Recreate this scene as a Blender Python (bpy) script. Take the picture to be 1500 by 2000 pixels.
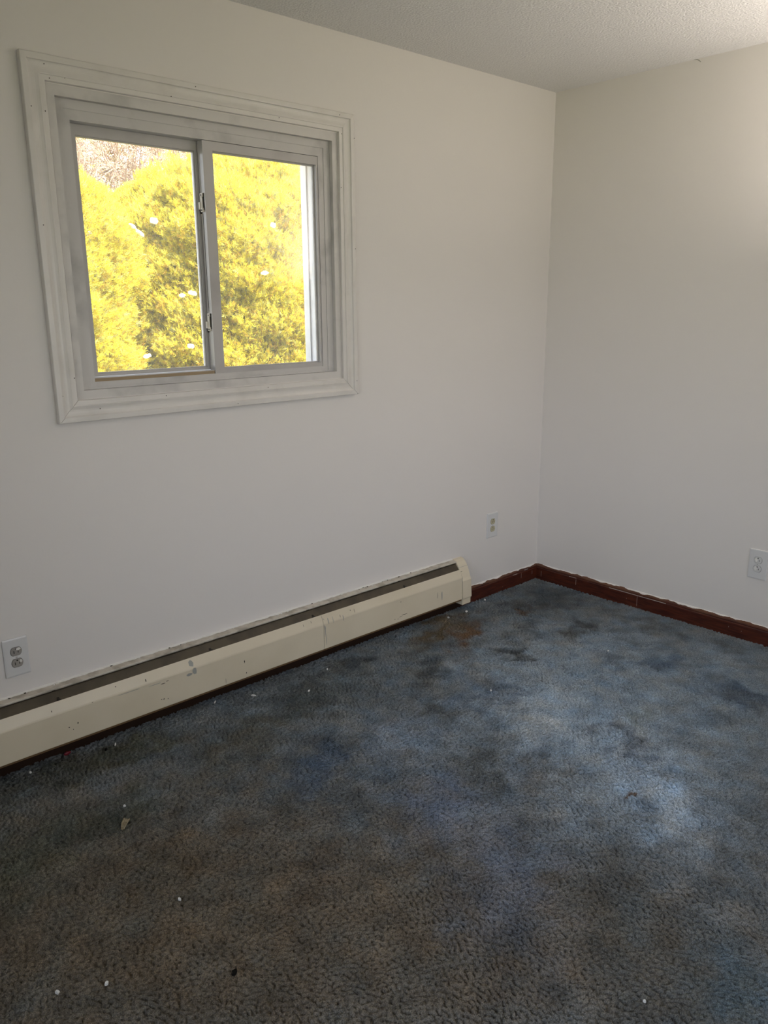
import bpy, bmesh, math, random
import numpy as np
from mathutils import Matrix, Vector

for o in list(bpy.data.objects):
    bpy.data.objects.remove(o)
SC = bpy.context.scene
COL = SC.collection

# ------------------------------------------------------------------ camera
F_PX = 1555.76
YAW, PITCH, ROLL = 0.73703, -0.25321, -0.0078
CAM = Vector((-3.4339, -2.5363, 1.4594))
fw = Vector((math.sin(YAW) * math.cos(PITCH), math.cos(YAW) * math.cos(PITCH), math.sin(PITCH)))
rt = Vector((math.cos(YAW), -math.sin(YAW), 0))
up = rt.cross(fw)
c_, s_ = math.cos(ROLL), math.sin(ROLL)
R_ = c_ * rt + s_ * up
U_ = -s_ * rt + c_ * up
cam = bpy.data.cameras.new('camera')
cam.sensor_fit = 'VERTICAL'
cam.sensor_height = 36
cam.lens = F_PX * 36 / 2000
cam.clip_start = 0.05
camo = bpy.data.objects.new('camera', cam)
COL.objects.link(camo)
M = Matrix((R_, U_, -fw)).transposed().to_4x4()
M.translation = CAM
camo.matrix_world = M
SC.camera = camo

# ------------------------------------------------------------------ exposure, sky, sun, lamps
SC.view_settings.view_transform = 'Standard'
SC.view_settings.look = 'None'
SC.view_settings.gamma = 1
SC.view_settings.use_curve_mapping = False
SC.view_settings.exposure = 0.72
SKY = 2.9
SUN = 12.3
SUN_DIR = Vector((-0.12, 0.55, -0.78))
FILL_LAMP_W = 54

w = bpy.data.worlds.new('sky')
SC.world = w
w.use_nodes = True
nt = w.node_tree
nt.nodes.clear()
out = nt.nodes.new('ShaderNodeOutputWorld')
bg = nt.nodes.new('ShaderNodeBackground')
tc = nt.nodes.new('ShaderNodeTexCoord')
sx = nt.nodes.new('ShaderNodeSeparateXYZ')
cr = nt.nodes.new('ShaderNodeValToRGB')
cr.color_ramp.elements[0].position = 0.0
cr.color_ramp.elements[0].color = (0.93, 0.93, 0.94, 1)
cr.color_ramp.elements[1].position = 0.9
cr.color_ramp.elements[1].color = (0.55, 0.70, 0.97, 1)
e = cr.color_ramp.elements.new(0.25)
e.color = (0.83, 0.89, 1.0, 1)
nt.links.new(tc.outputs['Generated'], sx.inputs[0])
nt.links.new(sx.outputs['Z'], cr.inputs[0])
nt.links.new(cr.outputs[0], bg.inputs[0])
bg.inputs[1].default_value = SKY
nt.links.new(bg.outputs[0], out.inputs[0])

sl = bpy.data.lights.new('sun', 'SUN')
sl.energy = SUN
sl.angle = math.radians(0.6)
sl.color = (1.0, 0.94, 0.84)
so = bpy.data.objects.new('sun', sl)
so.rotation_euler = SUN_DIR.to_track_quat('-Z', 'Y').to_euler()
so.location = (2, -8, 11)
COL.objects.link(so)


def portal(name, loc, rot, sx_, sy_):
    l = bpy.data.lights.new(name, 'AREA')
    l.shape = 'RECTANGLE'
    l.size, l.size_y = sx_, sy_
    l.cycles.is_portal = True
    o = bpy.data.objects.new(name, l)
    o.location = loc
    o.rotation_euler = rot
    COL.objects.link(o)


# light portals only steer sampling of the sky through the two openings
portal('window_portal', (-1.9, 0.135, 1.63), (math.radians(-90), 0, 0), 1.1, 0.94)
portal('fill_window_front_portal', (-1.7, -3.66, 1.425), (math.radians(90), 0, 0), 1.5, 1.35)
portal('fill_window_left_portal', (-4.36, -2.0, 1.30), (math.radians(90), 0, math.radians(-90)), 1.9, 1.7)


# ------------------------------------------------------------------ helpers
def tag(o, label=None, cat=None, group=None, kind=None):
    if label: o['label'] = label
    if cat: o['category'] = cat
    if group: o['group'] = group
    if kind: o['kind'] = kind
    return o


class MB:
    def __init__(s):
        s.v, s.f, s.m = [], [], []

    def add(s, vs, fs, m=0):
        b = len(s.v)
        s.v += [tuple(x) for x in vs]
        s.f += [tuple(b + i for i in f) for f in fs]
        s.m += [m] * len(fs)

    def box(s, x0, x1, y0, y1, z0, z1, m=0, bev=0):
        if bev:
            bm = bmesh.new()
            bmesh.ops.create_cube(bm, size=1)
            for v in bm.verts:
                v.co = Vector(((x0 + x1) / 2 + v.co.x * (x1 - x0), (y0 + y1) / 2 + v.co.y * (y1 - y0),
                               (z0 + z1) / 2 + v.co.z * (z1 - z0)))
            bmesh.ops.bevel(bm, geom=bm.edges[:], offset=bev, segments=2, affect='EDGES', profile=.5)
            bm.verts.ensure_lookup_table()
            bm.verts.index_update()
            s.add([v.co[:] for v in bm.verts], [[v.index for v in f.verts] for f in bm.faces], m)
            bm.free()
            return
        s.add([(x, y, z) for x in (x0, x1) for y in (y0, y1) for z in (z0, z1)],
              [(0, 1, 3, 2), (4, 6, 7, 5), (0, 4, 5, 1), (2, 3, 7, 6), (0, 2, 6, 4), (1, 5, 7, 3)], m)

    def prism_x(s, prof, x0, x1, m=0):
        """closed (y,z) outline swept along x"""
        n = len(prof)
        vs = [(x0, a, b) for a, b in prof] + [(x1, a, b) for a, b in prof]
        fs = [(i, (i + 1) % n, n + (i + 1) % n, n + i) for i in range(n)]
        fs += [tuple(range(n))[::-1], tuple(range(n, 2 * n))]
        s.add(vs, fs, m)

    def cyl(s, a, b, r0, r1=None, n=12, m=0, caps=True):
        r1 = r0 if r1 is None else r1
        a, b = Vector(a), Vector(b)
        d = (b - a).normalized()
        u = d.orthogonal().normalized()
        v = d.cross(u)
        vs = []
        for p, r in ((a, r0), (b, r1)):
            for k in range(n):
                t = 2 * math.pi * k / n
                vs.append(p + r * (math.cos(t) * u + math.sin(t) * v))
        fs = [(i, (i + 1) % n, n + (i + 1) % n, n + i) for i in range(n)]
        if caps:
            fs += [tuple(range(n))[::-1], tuple(range(n, 2 * n))]
        s.add(vs, fs, m)

    def build(s, name, mats, parent=None, smooth=False, origin=None):
        me = bpy.data.meshes.new(name)
        vs = s.v
        if origin is not None:
            vs = [(a - origin[0], b - origin[1], c - origin[2]) for a, b, c in vs]
        me.from_pydata(vs, [], s.f)
        if not isinstance(mats, (list, tuple)): mats = [mats]
        for m in mats: me.materials.append(m)
        me.polygons.foreach_set('material_index', s.m)
        bm = bmesh.new(); bm.from_mesh(me)
        bmesh.ops.recalc_face_normals(bm, faces=bm.faces)
        bm.to_mesh(me); bm.free()
        if smooth:
            me.polygons.foreach_set('use_smooth', [True] * len(me.polygons))
        o = bpy.data.objects.new(name, me)
        if origin is not None: o.location = origin
        COL.objects.link(o)
        if parent is not None: o.parent = parent
        return o


def mat(name, color, rough=.6, spec=.5, metal=0, bump=None, var=None, sheen=0):
    """principled with optional noise bump (scale, strength, distance) and colour variation (color2, scale, lo, hi)"""
    m = bpy.data.materials.new(name)
    m.use_nodes = True
    t = m.node_tree
    b = t.nodes['Principled BSDF']
    b.inputs['Base Color'].default_value = (*color, 1)
    b.inputs['Roughness'].default_value = rough
    b.inputs['Specular IOR Level'].default_value = spec
    b.inputs['Metallic'].default_value = metal
    if sheen: b.inputs['Sheen Weight'].default_value = sheen
    g = t.nodes.new('ShaderNodeNewGeometry')
    if bump:
        n = t.nodes.new('ShaderNodeTexNoise')
        n.inputs['Scale'].default_value = bump[0]
        n.inputs['Detail'].default_value = 4
        t.links.new(g.outputs['Position'], n.inputs['Vector'])
        bp = t.nodes.new('ShaderNodeBump')
        bp.inputs['Strength'].default_value = bump[1]
        bp.inputs['Distance'].default_value = bump[2]
        t.links.new(n.outputs['Fac'], bp.inputs['Height'])
        t.links.new(bp.outputs[0], b.inputs['Normal'])
    if var:
        n = t.nodes.new('ShaderNodeTexNoise')
        n.inputs['Scale'].default_value = var[1]
        n.inputs['Detail'].default_value = 5
        t.links.new(g.outputs['Position'], n.inputs['Vector'])
        r = t.nodes.new('ShaderNodeValToRGB')
        r.color_ramp.elements[0].position = var[2]
        r.color_ramp.elements[1].position = var[3]
        r.color_ramp.elements[0].color = (*color, 1)
        r.color_ramp.elements[1].color = (*var[0], 1)
        t.links.new(n.outputs['Fac'], r.inputs[0])
        t.links.new(r.outputs[0], b.inputs['Base Color'])
    return m


PAINT = (0.785, 0.753, 0.725)
m_wall = mat('wall_paint', PAINT, .55, .35, bump=(90, .12, .002))
m_ceil = mat('ceiling_texture_paint', (0.79, 0.78, 0.775), .85, .2, bump=(120, .9, .006))
m_casing = mat('casing_paint', (0.74, 0.71, 0.675), .35, .5, bump=(25, .08, .002), var=((0.66, 0.63, 0.59), 9, .50, .75))
m_liner = mat('brushed_window_paint', (0.66, 0.635, 0.61), .4, .5, bump=(30, .1, .002), var=((0.50, 0.485, 0.47), 7, .48, .68))
m_frame = mat('window_frame_white', (0.60, 0.58, 0.565), .4, .5, var=((0.43, 0.42, 0.41), 8, .5, .72))
m_sash = mat('sash_white', (0.52, 0.50, 0.49), .35, .5, var=((0.43, 0.41, 0.40), 6, .5, .75))
m_track = mat('bare_track_wood', (0.36, 0.27, 0.17), .6, .3)
m_latch = mat('latch_beige', (0.78, 0.72, 0.62), .4, .5)
m_dark = mat('dark_recess', (0.03, 0.026, 0.022), .7, .2)
m_nail = mat('nail_hole_dark', (0.06, 0.05, 0.045), .8, .1)
m_heater = mat('cream_enamel', (0.73, 0.65, 0.50), .38, .45, bump=(14, .05, .002), var=((0.68, 0.60, 0.45), 5, .45, .75))
m_damper = mat('brown_damper_metal', (0.088, 0.070, 0.045), .5, .4, var=((0.055, 0.042, 0.028), 14, .4, .7))
m_top = mat('painted_heater_top', (0.62, 0.57, 0.49), .45, .4, bump=(60, .3, .003), var=((0.40, 0.355, 0.29), 22, .45, .66))
m_lip = mat('brown_lower_lip', (0.16, 0.095, 0.045), .7, .2)
m_chip_seam = mat('chip_and_seam_dark', (0.05, 0.042, 0.03), .7, .2)
m_scuff = mat('grey_scuff', (0.36, 0.36, 0.33), .6, .3)
m_drip = mat('paint_lump', (0.80, 0.78, 0.74), .5, .4)
m_fin = mat('heater_fin_aluminium', (0.30, 0.28, 0.25), .4, .5, metal=.7)
m_plate = mat('outlet_plate_white', (0.70, 0.70, 0.70), .3, .5)
m_rgrey = mat('receptacle_grey', (0.33, 0.31, 0.285), .35, .5)
m_rtan = mat('receptacle_almond', (0.50, 0.46, 0.31), .35, .5)
m_rwhite = mat('receptacle_white', (0.66, 0.66, 0.65), .3, .5)
m_blob = mat('paint_blob', (0.80, 0.79, 0.76), .45, .4)
m_screw = mat('screw', (0.62, 0.61, 0.59), .35, .5)
m_fill_lamp = bpy.data.materials.new('fill_lamp_glass')


def baseboard_mat():
    m = mat('reddish_brown_baseboard', (0.105, 0.022, 0.010), .38, .45)
    t = m.node_tree
    b = t.nodes['Principled BSDF']
    g = t.nodes.new('ShaderNodeNewGeometry')
    sp = t.nodes.new('ShaderNodeSeparateXYZ')
    t.links.new(g.outputs['Position'], sp.inputs[0])
    mp = t.nodes.new('ShaderNodeMapping')
    mp.inputs['Scale'].default_value = (5, 5, 60)
    t.links.new(g.outputs['Position'], mp.inputs[0])
    n = t.nodes.new('ShaderNodeTexNoise')
    n.inputs['Scale'].default_value = 2.2
    n.inputs['Detail'].default_value = 5
    t.links.new(mp.outputs[0], n.inputs['Vector'])
    grain = t.nodes.new('ShaderNodeValToRGB')
    grain.color_ramp.elements[0].color = (0.040, 0.008, 0.005, 1)
    grain.color_ramp.elements[1].color = (0.105, 0.024, 0.010, 1)
    grain.color_ramp.elements[0].position = .35
    grain.color_ramp.elements[1].position = .7
    t.links.new(n.outputs['Fac'], grain.inputs[0])
    # worn paler wood along the rounded top of the moulding
    n2 = t.nodes.new('ShaderNodeTexNoise')
    n2.inputs['Scale'].default_value = 7
    n2.inputs['Detail'].default_value = 6
    t.links.new(g.outputs['Position'], n2.inputs['Vector'])
    ad = t.nodes.new('ShaderNodeMath'); ad.operation = 'MULTIPLY_ADD'
    t.links.new(n2.outputs['Fac'], ad.inputs[0])
    ad.inputs[1].default_value = 0.050
    t.links.new(sp.outputs['Z'], ad.inputs[2])
    r1 = t.nodes.new('ShaderNodeMapRange')
    r1.inputs['From Min'].default_value = 0.088
    r1.inputs['From Max'].default_value = 0.102
    t.links.new(ad.outputs[0], r1.inputs['Value'])
    mx = t.nodes.new('ShaderNodeMix'); mx.data_type = 'RGBA'
    t.links.new(r1.outputs[0], mx.inputs['Factor'])
    t.links.new(grain.outputs[0], mx.inputs['A'])
    mx.inputs['B'].default_value = (0.125, 0.050, 0.024, 1)
    # ragged line of wall paint on the top edge
    n3 = t.nodes.new('ShaderNodeTexNoise')
    n3.inputs['Scale'].default_value = 16
    n3.inputs['Detail'].default_value = 4
    t.links.new(g.outputs['Position'], n3.inputs['Vector'])
    ad2 = t.nodes.new('ShaderNodeMath'); ad2.operation = 'MULTIPLY_ADD'
    t.links.new(n3.outputs['Fac'], ad2.inputs[0])
    ad2.inputs[1].default_value = 0.022
    t.links.new(sp.outputs['Z'], ad2.inputs[2])
    gt = t.nodes.new('ShaderNodeMath'); gt.operation = 'GREATER_THAN'
    t.links.new(ad2.outputs[0], gt.inputs[0])
    gt.inputs[1].default_value = 0.0885
    mx2 = t.nodes.new('ShaderNodeMix'); mx2.data_type = 'RGBA'
    t.links.new(gt.outputs[0], mx2.inputs['Factor'])
    t.links.new(mx.outputs['Result'], mx2.inputs['A'])
    mx2.inputs['B'].default_value = (*PAINT, 1)
    t.links.new(mx2.outputs['Result'], b.inputs['Base Color'])
    return m


m_base = baseboard_mat()


def glass_mat():
    m = bpy.data.materials.new('window_glass')
    m.use_nodes = True
    t = m.node_tree
    t.nodes.clear()
    o = t.nodes.new('ShaderNodeOutputMaterial')
    tr = t.nodes.new('ShaderNodeBsdfTransparent')
    gl = t.nodes.new('ShaderNodeBsdfGlossy')
    gl.inputs['Roughness'].default_value = 0.02
    fr = t.nodes.new('ShaderNodeFresnel')
    fr.inputs['IOR'].default_value = 1.5
    mx = t.nodes.new('ShaderNodeMixShader')
    t.links.new(fr.outputs[0], mx.inputs[0])
    t.links.new(tr.outputs[0], mx.inputs[1])
    t.links.new(gl.outputs[0], mx.inputs[2])
    # dusty film
    du = t.nodes.new('ShaderNodeBsdfTranslucent')
    du.inputs[0].default_value = (0.9, 0.9, 0.9, 1)
    n = t.nodes.new('ShaderNodeTexNoise')
    n.inputs['Scale'].default_value = 3
    mr = t.nodes.new('ShaderNodeMapRange')
    mr.inputs['To Min'].default_value = 0.015
    mr.inputs['To Max'].default_value = 0.05
    t.links.new(n.outputs['Fac'], mr.inputs['Value'])
    mx2 = t.nodes.new('ShaderNodeMixShader')
    t.links.new(mr.outputs[0], mx2.inputs[0])
    t.links.new(mx.outputs[0], mx2.inputs[1])
    t.links.new(du.outputs[0], mx2.inputs[2])
    t.links.new(mx2.outputs[0], o.inputs[0])
    return m


m_glass = glass_mat()


def band_noise(shape, lam, bw, seed, aniso=1.0, theta=0.0):
    """band-passed random field, lam = wavelength in samples"""
    rng = np.random.default_rng(seed)
    a = np.fft.rfft2(rng.standard_normal(shape))
    fy = np.fft.fftfreq(shape[0])[:, None]
    fx = np.fft.rfftfreq(shape[1])[None, :]
    u = fx * math.cos(theta) + fy * math.sin(theta)
    v = (-fx * math.sin(theta) + fy * math.cos(theta)) * aniso
    f = np.sqrt(u * u + v * v) * lam
    a *= np.exp(-((f - 1) / bw) ** 2)
    r = np.fft.irfft2(a, s=shape)
    return r / r.std()


def low_noise(shape, lam, seed):
    rng = np.random.default_rng(seed)
    a = np.fft.rfft2(rng.standard_normal(shape))
    fy = np.fft.fftfreq(shape[0])[:, None]
    fx = np.fft.rfftfreq(shape[1])[None, :]
    a *= np.exp(-((fx * fx + fy * fy) * lam * lam))
    r = np.fft.irfft2(a, s=shape)
    return r / r.std()


# ------------------------------------------------------------------ room shell
H = 2.44
XL, YF = -4.25, -3.55
HX0, HX1, HZ0, HZ1 = -2.443, -1.358, 1.178, 2.093     # hole for the window
T = 0.13


def wall_with_hole(name, axis_y0, axis_y1, x0, x1, hx0, hx1, hz0, hz1):
    mb = MB()
    xs = [x0, hx0, hx1, x1]
    zs = [-.08, hz0, hz1, H]
    for yy in (axis_y0, axis_y1):
        for i in range(3):
            for j in range(3):
                if i == 1 and j == 1: continue
                mb.add([(xs[i], yy, zs[j]), (xs[i + 1], yy, zs[j]), (xs[i + 1], yy, zs[j + 1]), (xs[i], yy, zs[j + 1])],
                       [(0, 1, 2, 3)])
    a, b = axis_y0, axis_y1
    mb.add([(hx0, a, hz0), (hx1, a, hz0), (hx1, a, hz1), (hx0, a, hz1), (hx0, b, hz0), (hx1, b, hz0), (hx1, b, hz1), (hx0, b, hz1)],
           [(0, 1, 5, 4), (1, 2, 6, 5), (2, 3, 7, 6), (3, 0, 4, 7)])
    mb.add([(x0, a, -.08), (x1, a, -.08), (x1, a, H), (x0, a, H), (x0, b, -.08), (x1, b, -.08), (x1, b, H), (x0, b, H)],
           [(0, 1, 5, 4), (1, 2, 6, 5), (2, 3, 7, 6), (3, 0, 4, 7)])
    me = bpy.data.meshes.new(name)
    me.from_pydata(mb.v, [], mb.f)
    me.materials.append(m_wall)
    bm = bmesh.new(); bm.from_mesh(me)
    bmesh.ops.remove_doubles(bm, verts=bm.verts, dist=1e-5)
    bmesh.ops.recalc_face_normals(bm, faces=bm.faces)
    bm.to_mesh(me); bm.free()
    o = bpy.data.objects.new(name, me)
    COL.objects.link(o)
    o['kind'] = 'structure'
    return o


wall_with_hole('wall_back', 0.0, T, XL, 0.0, HX0, HX1, HZ0, HZ1)
WX0, WX1, WZ0, WZ1 = -2.55, -0.95, 0.75, 2.0
wall_with_hole('wall_front', YF - T, YF, XL, 0.0, WX0, WX1, WZ0, WZ1)
mb = MB(); mb.box(0.0, T, YF - T, T, -.08, H)
# hairline crack and a flake of old paint just under the ceiling line
ck = [(-.690, 2.4395), (-.707, 2.436), (-.716, 2.430), (-.722, 2.424)]
for (a, b), (c, d) in zip(ck[:-1], ck[1:]):
    mb.add([(-.0006, a, b), (-.0006, c, d), (-.0006, c - .002, d + .003), (-.0006, a - .001, b + .003)], [(0, 1, 2, 3)], 1)
tag(mb.build('wall_right', [m_wall, m_scuff]), kind='structure')
VY0, VY1, VZ0, VZ1 = -2.95, -1.05, 0.45, 2.15
wl = wall_with_hole('wall_left', 0, T, -T, -YF + T, -VY1, -VY0, VZ0, VZ1)
wl.matrix_world = Matrix.Translation((XL, 0, 0)) @ Matrix.Rotation(math.radians(90), 4, 'Z') @ Matrix.Scale(-1, 4, (1, 0, 0))
wl.data.transform(wl.matrix_world)
wl.matrix_world = Matrix.Identity(4)
wl.data.flip_normals()
mb = MB(); mb.box(XL - T, T, YF - T, T, H, H + .12); tag(mb.build('ceiling', m_ceil), kind='structure')


# ------------------------------------------------------------------ carpet floor with real pile relief
def carpet():
    step = 0.0028
    x0, x1, y0, y1 = -3.55, 0.0, -2.80, 0.0
    nx, ny = int((x1 - x0) / step), int((y1 - y0) / step)
    X, Y = np.meshgrid(np.linspace(x0, x1, nx), np.linspace(y0, y1, ny))
    sh = X.shape
    a = band_noise(sh, 3.4, .55, 1)
    b = band_noise(sh, 4.6, .45, 2, 1.7, math.radians(48))
    c = band_noise(sh, 4.8, .45, 3, 1.7, math.radians(-10))
    msk = 1 / (1 + np.exp(-3 * low_noise(sh, 195, 5)))
    h = .55 * a + 1.0 * (b * msk + c * (1 - msk))
    h = np.tanh(h * 1.0 + .38)
    Z = -0.0056 + 0.0048 * h + 0.0012 * low_noise(sh, 73, 9)
    # sink under the skirting so nothing pokes out
    # ---------------- colours: blue pile with a painted-in light patch, brown traffic dirt, wet-looking stains
    n1 = low_noise(sh, 48, 11); n2 = low_noise(sh, 22, 12)
    wx = X + .028 * low_noise(sh, 55, 14) + .02 * low_noise(sh, 22, 15)
    wy = Y + .028 * low_noise(sh, 55, 16) + .02 * low_noise(sh, 22, 17)
    blue = np.array([.182, .222, .262]); grey = np.array([.108, .122, .132]); brown = np.array([.102, .084, .062])
    C = np.empty(sh + (3,)); C[:] = grey

    def blob(cx, cy, rx, ry, ang, col, k, soft=1.0):
        ca, sa = math.cos(ang), math.sin(ang)
        u = ((wx - cx) * ca + (wy - cy) * sa) / rx
        v = (-(wx - cx) * sa + (wy - cy) * ca) / ry
        g = np.exp(-(u * u + v * v) ** soft * 1.0) * k
        g = np.clip(g, 0, 1)[..., None]
        nonlocal C
        C = C * (1 - g) + np.array(col) * g

    D = math.radians
    blob(-2.75, -.95, .80, .62, D(-40), brown, .95, 1.4)
    blob(-2.1, -1.55, .60, .40, D(-40), brown, .8, 1.3)
    blob(-1.12, -1.05, .74, .44, D(40), (.200, .240, .280), 1.0, 1.8)  # bright blobs from here paint the pool of daylight into the carpet colour
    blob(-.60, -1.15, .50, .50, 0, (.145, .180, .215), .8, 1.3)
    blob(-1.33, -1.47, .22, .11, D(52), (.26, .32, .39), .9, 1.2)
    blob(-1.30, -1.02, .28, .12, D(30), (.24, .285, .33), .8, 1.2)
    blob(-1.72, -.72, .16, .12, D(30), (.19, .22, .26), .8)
    blob(-2.0, -1.42, .22, .12, D(45), (.11, .13, .17), .6)
    blob(-1.89, -1.08, .16, .10, D(45), (.10, .125, .18), .6)
    blob(-1.93, -2.02, .10, .12, 0, (.050, .080, .100), .6)
    dark = (.048, .054, .058); navy = (.055, .072, .098); rust = (.085, .044, .018); olive = (.068, .068, .045)
    for x, y, rx, ry, an, col, k in [
        (-.868, -.561, .10, .055, 40, dark, .85), (-1.253, -.44, .13, .09, 40, dark, .75), (-.497, -1.051, .11, .07, 0, navy, .7),
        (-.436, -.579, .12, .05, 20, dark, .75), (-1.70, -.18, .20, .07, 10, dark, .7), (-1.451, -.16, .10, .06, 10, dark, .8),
        (-2.029, -.652, .17, .075, 40, navy, .75), (-1.457, -.665, .16, .07, 30, dark, .65), (-1.251, -.689, .14, .07, 30, navy, .6),
        (-.583, -1.373, .16, .06, 60, navy, .65), (-1.165, -1.285, .12, .06, 45, navy, .7), (-.86, -.250, .20, .075, 40, rust, .8),
        (-.92, -.13, .22, .075, 15, (.070, .052, .030), .85), (-.446, -.257, .08, .035, 20, rust, .9), (-1.437, -1.445, .022, .016, 0, rust, .8),
        (-2.96, -.46, .20, .16, 30, olive, .6), (-2.677, -.456, .16, .08, 0, (.048, .056, .046), .6), (-2.50, -.16, .16, .07, 0, olive, .7),
        (-2.335, -1.047, .14, .07, 40, (.092, .076, .060), .7), (-2.06, -.85, .14, .09, 35, dark, .6), (-1.81, -.814, .12, .06, 45, dark, .35),
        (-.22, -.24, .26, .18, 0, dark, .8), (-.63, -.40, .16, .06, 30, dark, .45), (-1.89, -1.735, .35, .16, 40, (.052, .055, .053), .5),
        (-1.62, -1.02, .22, .09, 30, (.056, .058, .056), .7), (-1.55, -1.20, .22, .10, 35, (.068, .064, .058), .6),
        (-1.20, -.80, .10, .04, 60, navy, .5), (-.95, -1.2, .09, .05, 60, olive, .45), (-.62, -.85, .11, .05, 60, navy, .5),
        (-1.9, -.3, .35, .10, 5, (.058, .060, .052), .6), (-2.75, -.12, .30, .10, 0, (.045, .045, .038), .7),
        (-2.22, -.42, .25, .10, 20, (.062, .058, .044), .5), (-2.61, -.74, .13, .09, 0, (.088, .066, .042), .5),
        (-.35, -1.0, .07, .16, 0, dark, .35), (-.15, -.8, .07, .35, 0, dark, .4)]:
        blob(x, y, rx, ry, D(an), col, min(k * 1.12, .95), 1.3)
    br = 1 + .085 * n1 + .065 * n2 
    br = br * (1 + .05 * np.random.default_rng(3).standard_normal(sh))
    C = C * np.clip(br, .45, 1.7)[..., None]
    hue = .035 * low_noise(sh, 30, 21)
    C[..., 0] *= 1 + hue; C[..., 2] *= 1 - hue
    C = C * 1.48
    verts = np.stack([X, Y, Z], -1).reshape(-1, 3)
    idx = np.arange(nx * ny).reshape(ny, nx)
    q = np.stack([idx[:-1, :-1], idx[:-1, 1:], idx[1:, 1:], idx[1:, :-1]], -1).reshape(-1, 4)
    # plain surround out of view
    ex = []
    base = len(verts)
    add = [(XL, YF, -.006), (0, YF, -.006), (0, y0, -.006), (XL, y0, -.006), (x0, y0, -.006), (x0, 0, -.006), (XL, 0, -.006)]
    verts = np.vstack([verts, np.array(add)])
    q = np.vstack([q, [[base, base + 1, base + 2, base + 3], [base + 3, base + 4, base + 5, base + 6]]])
    col = np.vstack([C.reshape(-1, 3), np.tile(brown, (7, 1))])
    me = bpy.data.meshes.new('floor')
    me.vertices.add(len(verts)); me.vertices.foreach_set('co', verts.astype(np.float32).ravel())
    me.loops.add(q.size); me.loops.foreach_set('vertex_index', q.astype(np.int32).ravel())
    me.polygons.add(len(q)); me.polygons.foreach_set('loop_start', (np.arange(len(q)) * 4).astype(np.int32))
    me.polygons.foreach_set('use_smooth', np.ones(len(q), bool))
    me.update(calc_edges=True)
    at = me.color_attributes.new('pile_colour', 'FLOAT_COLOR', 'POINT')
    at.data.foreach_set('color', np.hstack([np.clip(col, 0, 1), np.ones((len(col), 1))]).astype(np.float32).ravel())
    m = mat('worn_blue_carpet', (.08, .09, .09), .95, .08, sheen=.0)
    t = m.node_tree
    b = t.nodes['Principled BSDF']
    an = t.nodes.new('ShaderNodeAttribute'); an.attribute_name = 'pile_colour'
    g = t.nodes.new('ShaderNodeNewGeometry')
    n = t.nodes.new('ShaderNodeTexNoise'); n.inputs['Scale'].default_value = 420; n.inputs['Detail'].default_value = 3
    t.links.new(g.outputs['Position'], n.inputs['Vector'])
    mr = t.nodes.new('ShaderNodeMapRange')
    mr.inputs['From Min'].default_value = .3; mr.inputs['From Max'].default_value = .7
    mr.inputs['To Min'].default_value = .50; mr.inputs['To Max'].default_value = 1.50
    t.links.new(n.outputs['Fac'], mr.inputs['Value'])
    vm = t.nodes.new('ShaderNodeVectorMath'); vm.operation = 'SCALE'
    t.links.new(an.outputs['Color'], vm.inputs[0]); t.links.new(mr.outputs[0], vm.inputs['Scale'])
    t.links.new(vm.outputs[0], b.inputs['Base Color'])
    bp = t.nodes.new('ShaderNodeBump'); bp.inputs['Strength'].default_value = .9; bp.inputs['Distance'].default_value = .0022
    t.links.new(n.outputs['Fac'], bp.inputs['Height']); t.links.new(bp.outputs[0], b.inputs['Normal'])
    me.materials.append(m)
    o = bpy.data.objects.new('floor', me)
    COL.objects.link(o)
    o['kind'] = 'structure'


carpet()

# ------------------------------------------------------------------ baseboards
BB = [(0, -.02), (-.012, -.02), (-.012, .058), (-.0105, .063), (-.0115, .067), (-.010, .072), (-.006, .077), (-.004, .080), (0, .081)]
mb = MB()
mb.prism_x(BB, -.6214, -.0008)
for x, z, hh in ((-.145, .030, .028), (-.051, .030, .020), (-.30, .015, .006)):
    mb.box(x - .0006, x + .0006, -.0126, -.0118, z, z + hh, 1)
mb.box(-.118, -.090, -.0128, -.0100, .066, .070, 1)
mb.box(-.215, -.180, -.0128, -.0110, .060, .0625, 1)
mb.prism_x([(-.0005, -.02), (-.0120, -.02), (-.0120, .060), (-.0005, .064)], XL, -.6215, 2)  # dark board stands in for the shade in the gap under the heater
m_under = mat('under_heater_shade', (.030, .016, .010), .8, .1)
m_old = mat('thin_old_paint', (.42, .36, .33), .6, .3)
tag(mb.build('baseboard_back', [m_base, m_old, m_under]), kind='structure')


def bb_right():
    mb = MB()
    n = len(BB)
    vs = [(a, YF, b) for a, b in BB] + [(a, -.0008, b) for a, b in BB]
    fs = [(i, (i + 1) % n, n + (i + 1) % n, n + i) for i in range(n)] + [tuple(range(n))[::-1], tuple(range(n, 2 * n))]
    mb.add(vs, fs)
    for y, z, hh in ((-.27, .024, .030), (-.628, .006, .052), (-.045, .016, .030), (-1.149, .030, .004), (-1.09, .034, .005), (-.57, .028, .004)):
        mb.box(-.0126, -.0118, y - .0006, y + .0006, z, z + hh, 1)
    mb.box(-.0128, -.0105, -.780, -.470, .0595, .0620, 1)
    mb.box(-.0128, -.0105, -.270, -.225, .0600, .0618, 1)
    return tag(mb.build('baseboard_right', [m_base, m_old]), kind='structure')


bb_right()
mb = MB()
mb.prism_x([(YF - a, b) for a, b in BB], XL, -.013)
tag(mb.build('baseboard_front', m_base), kind='structure')


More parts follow.
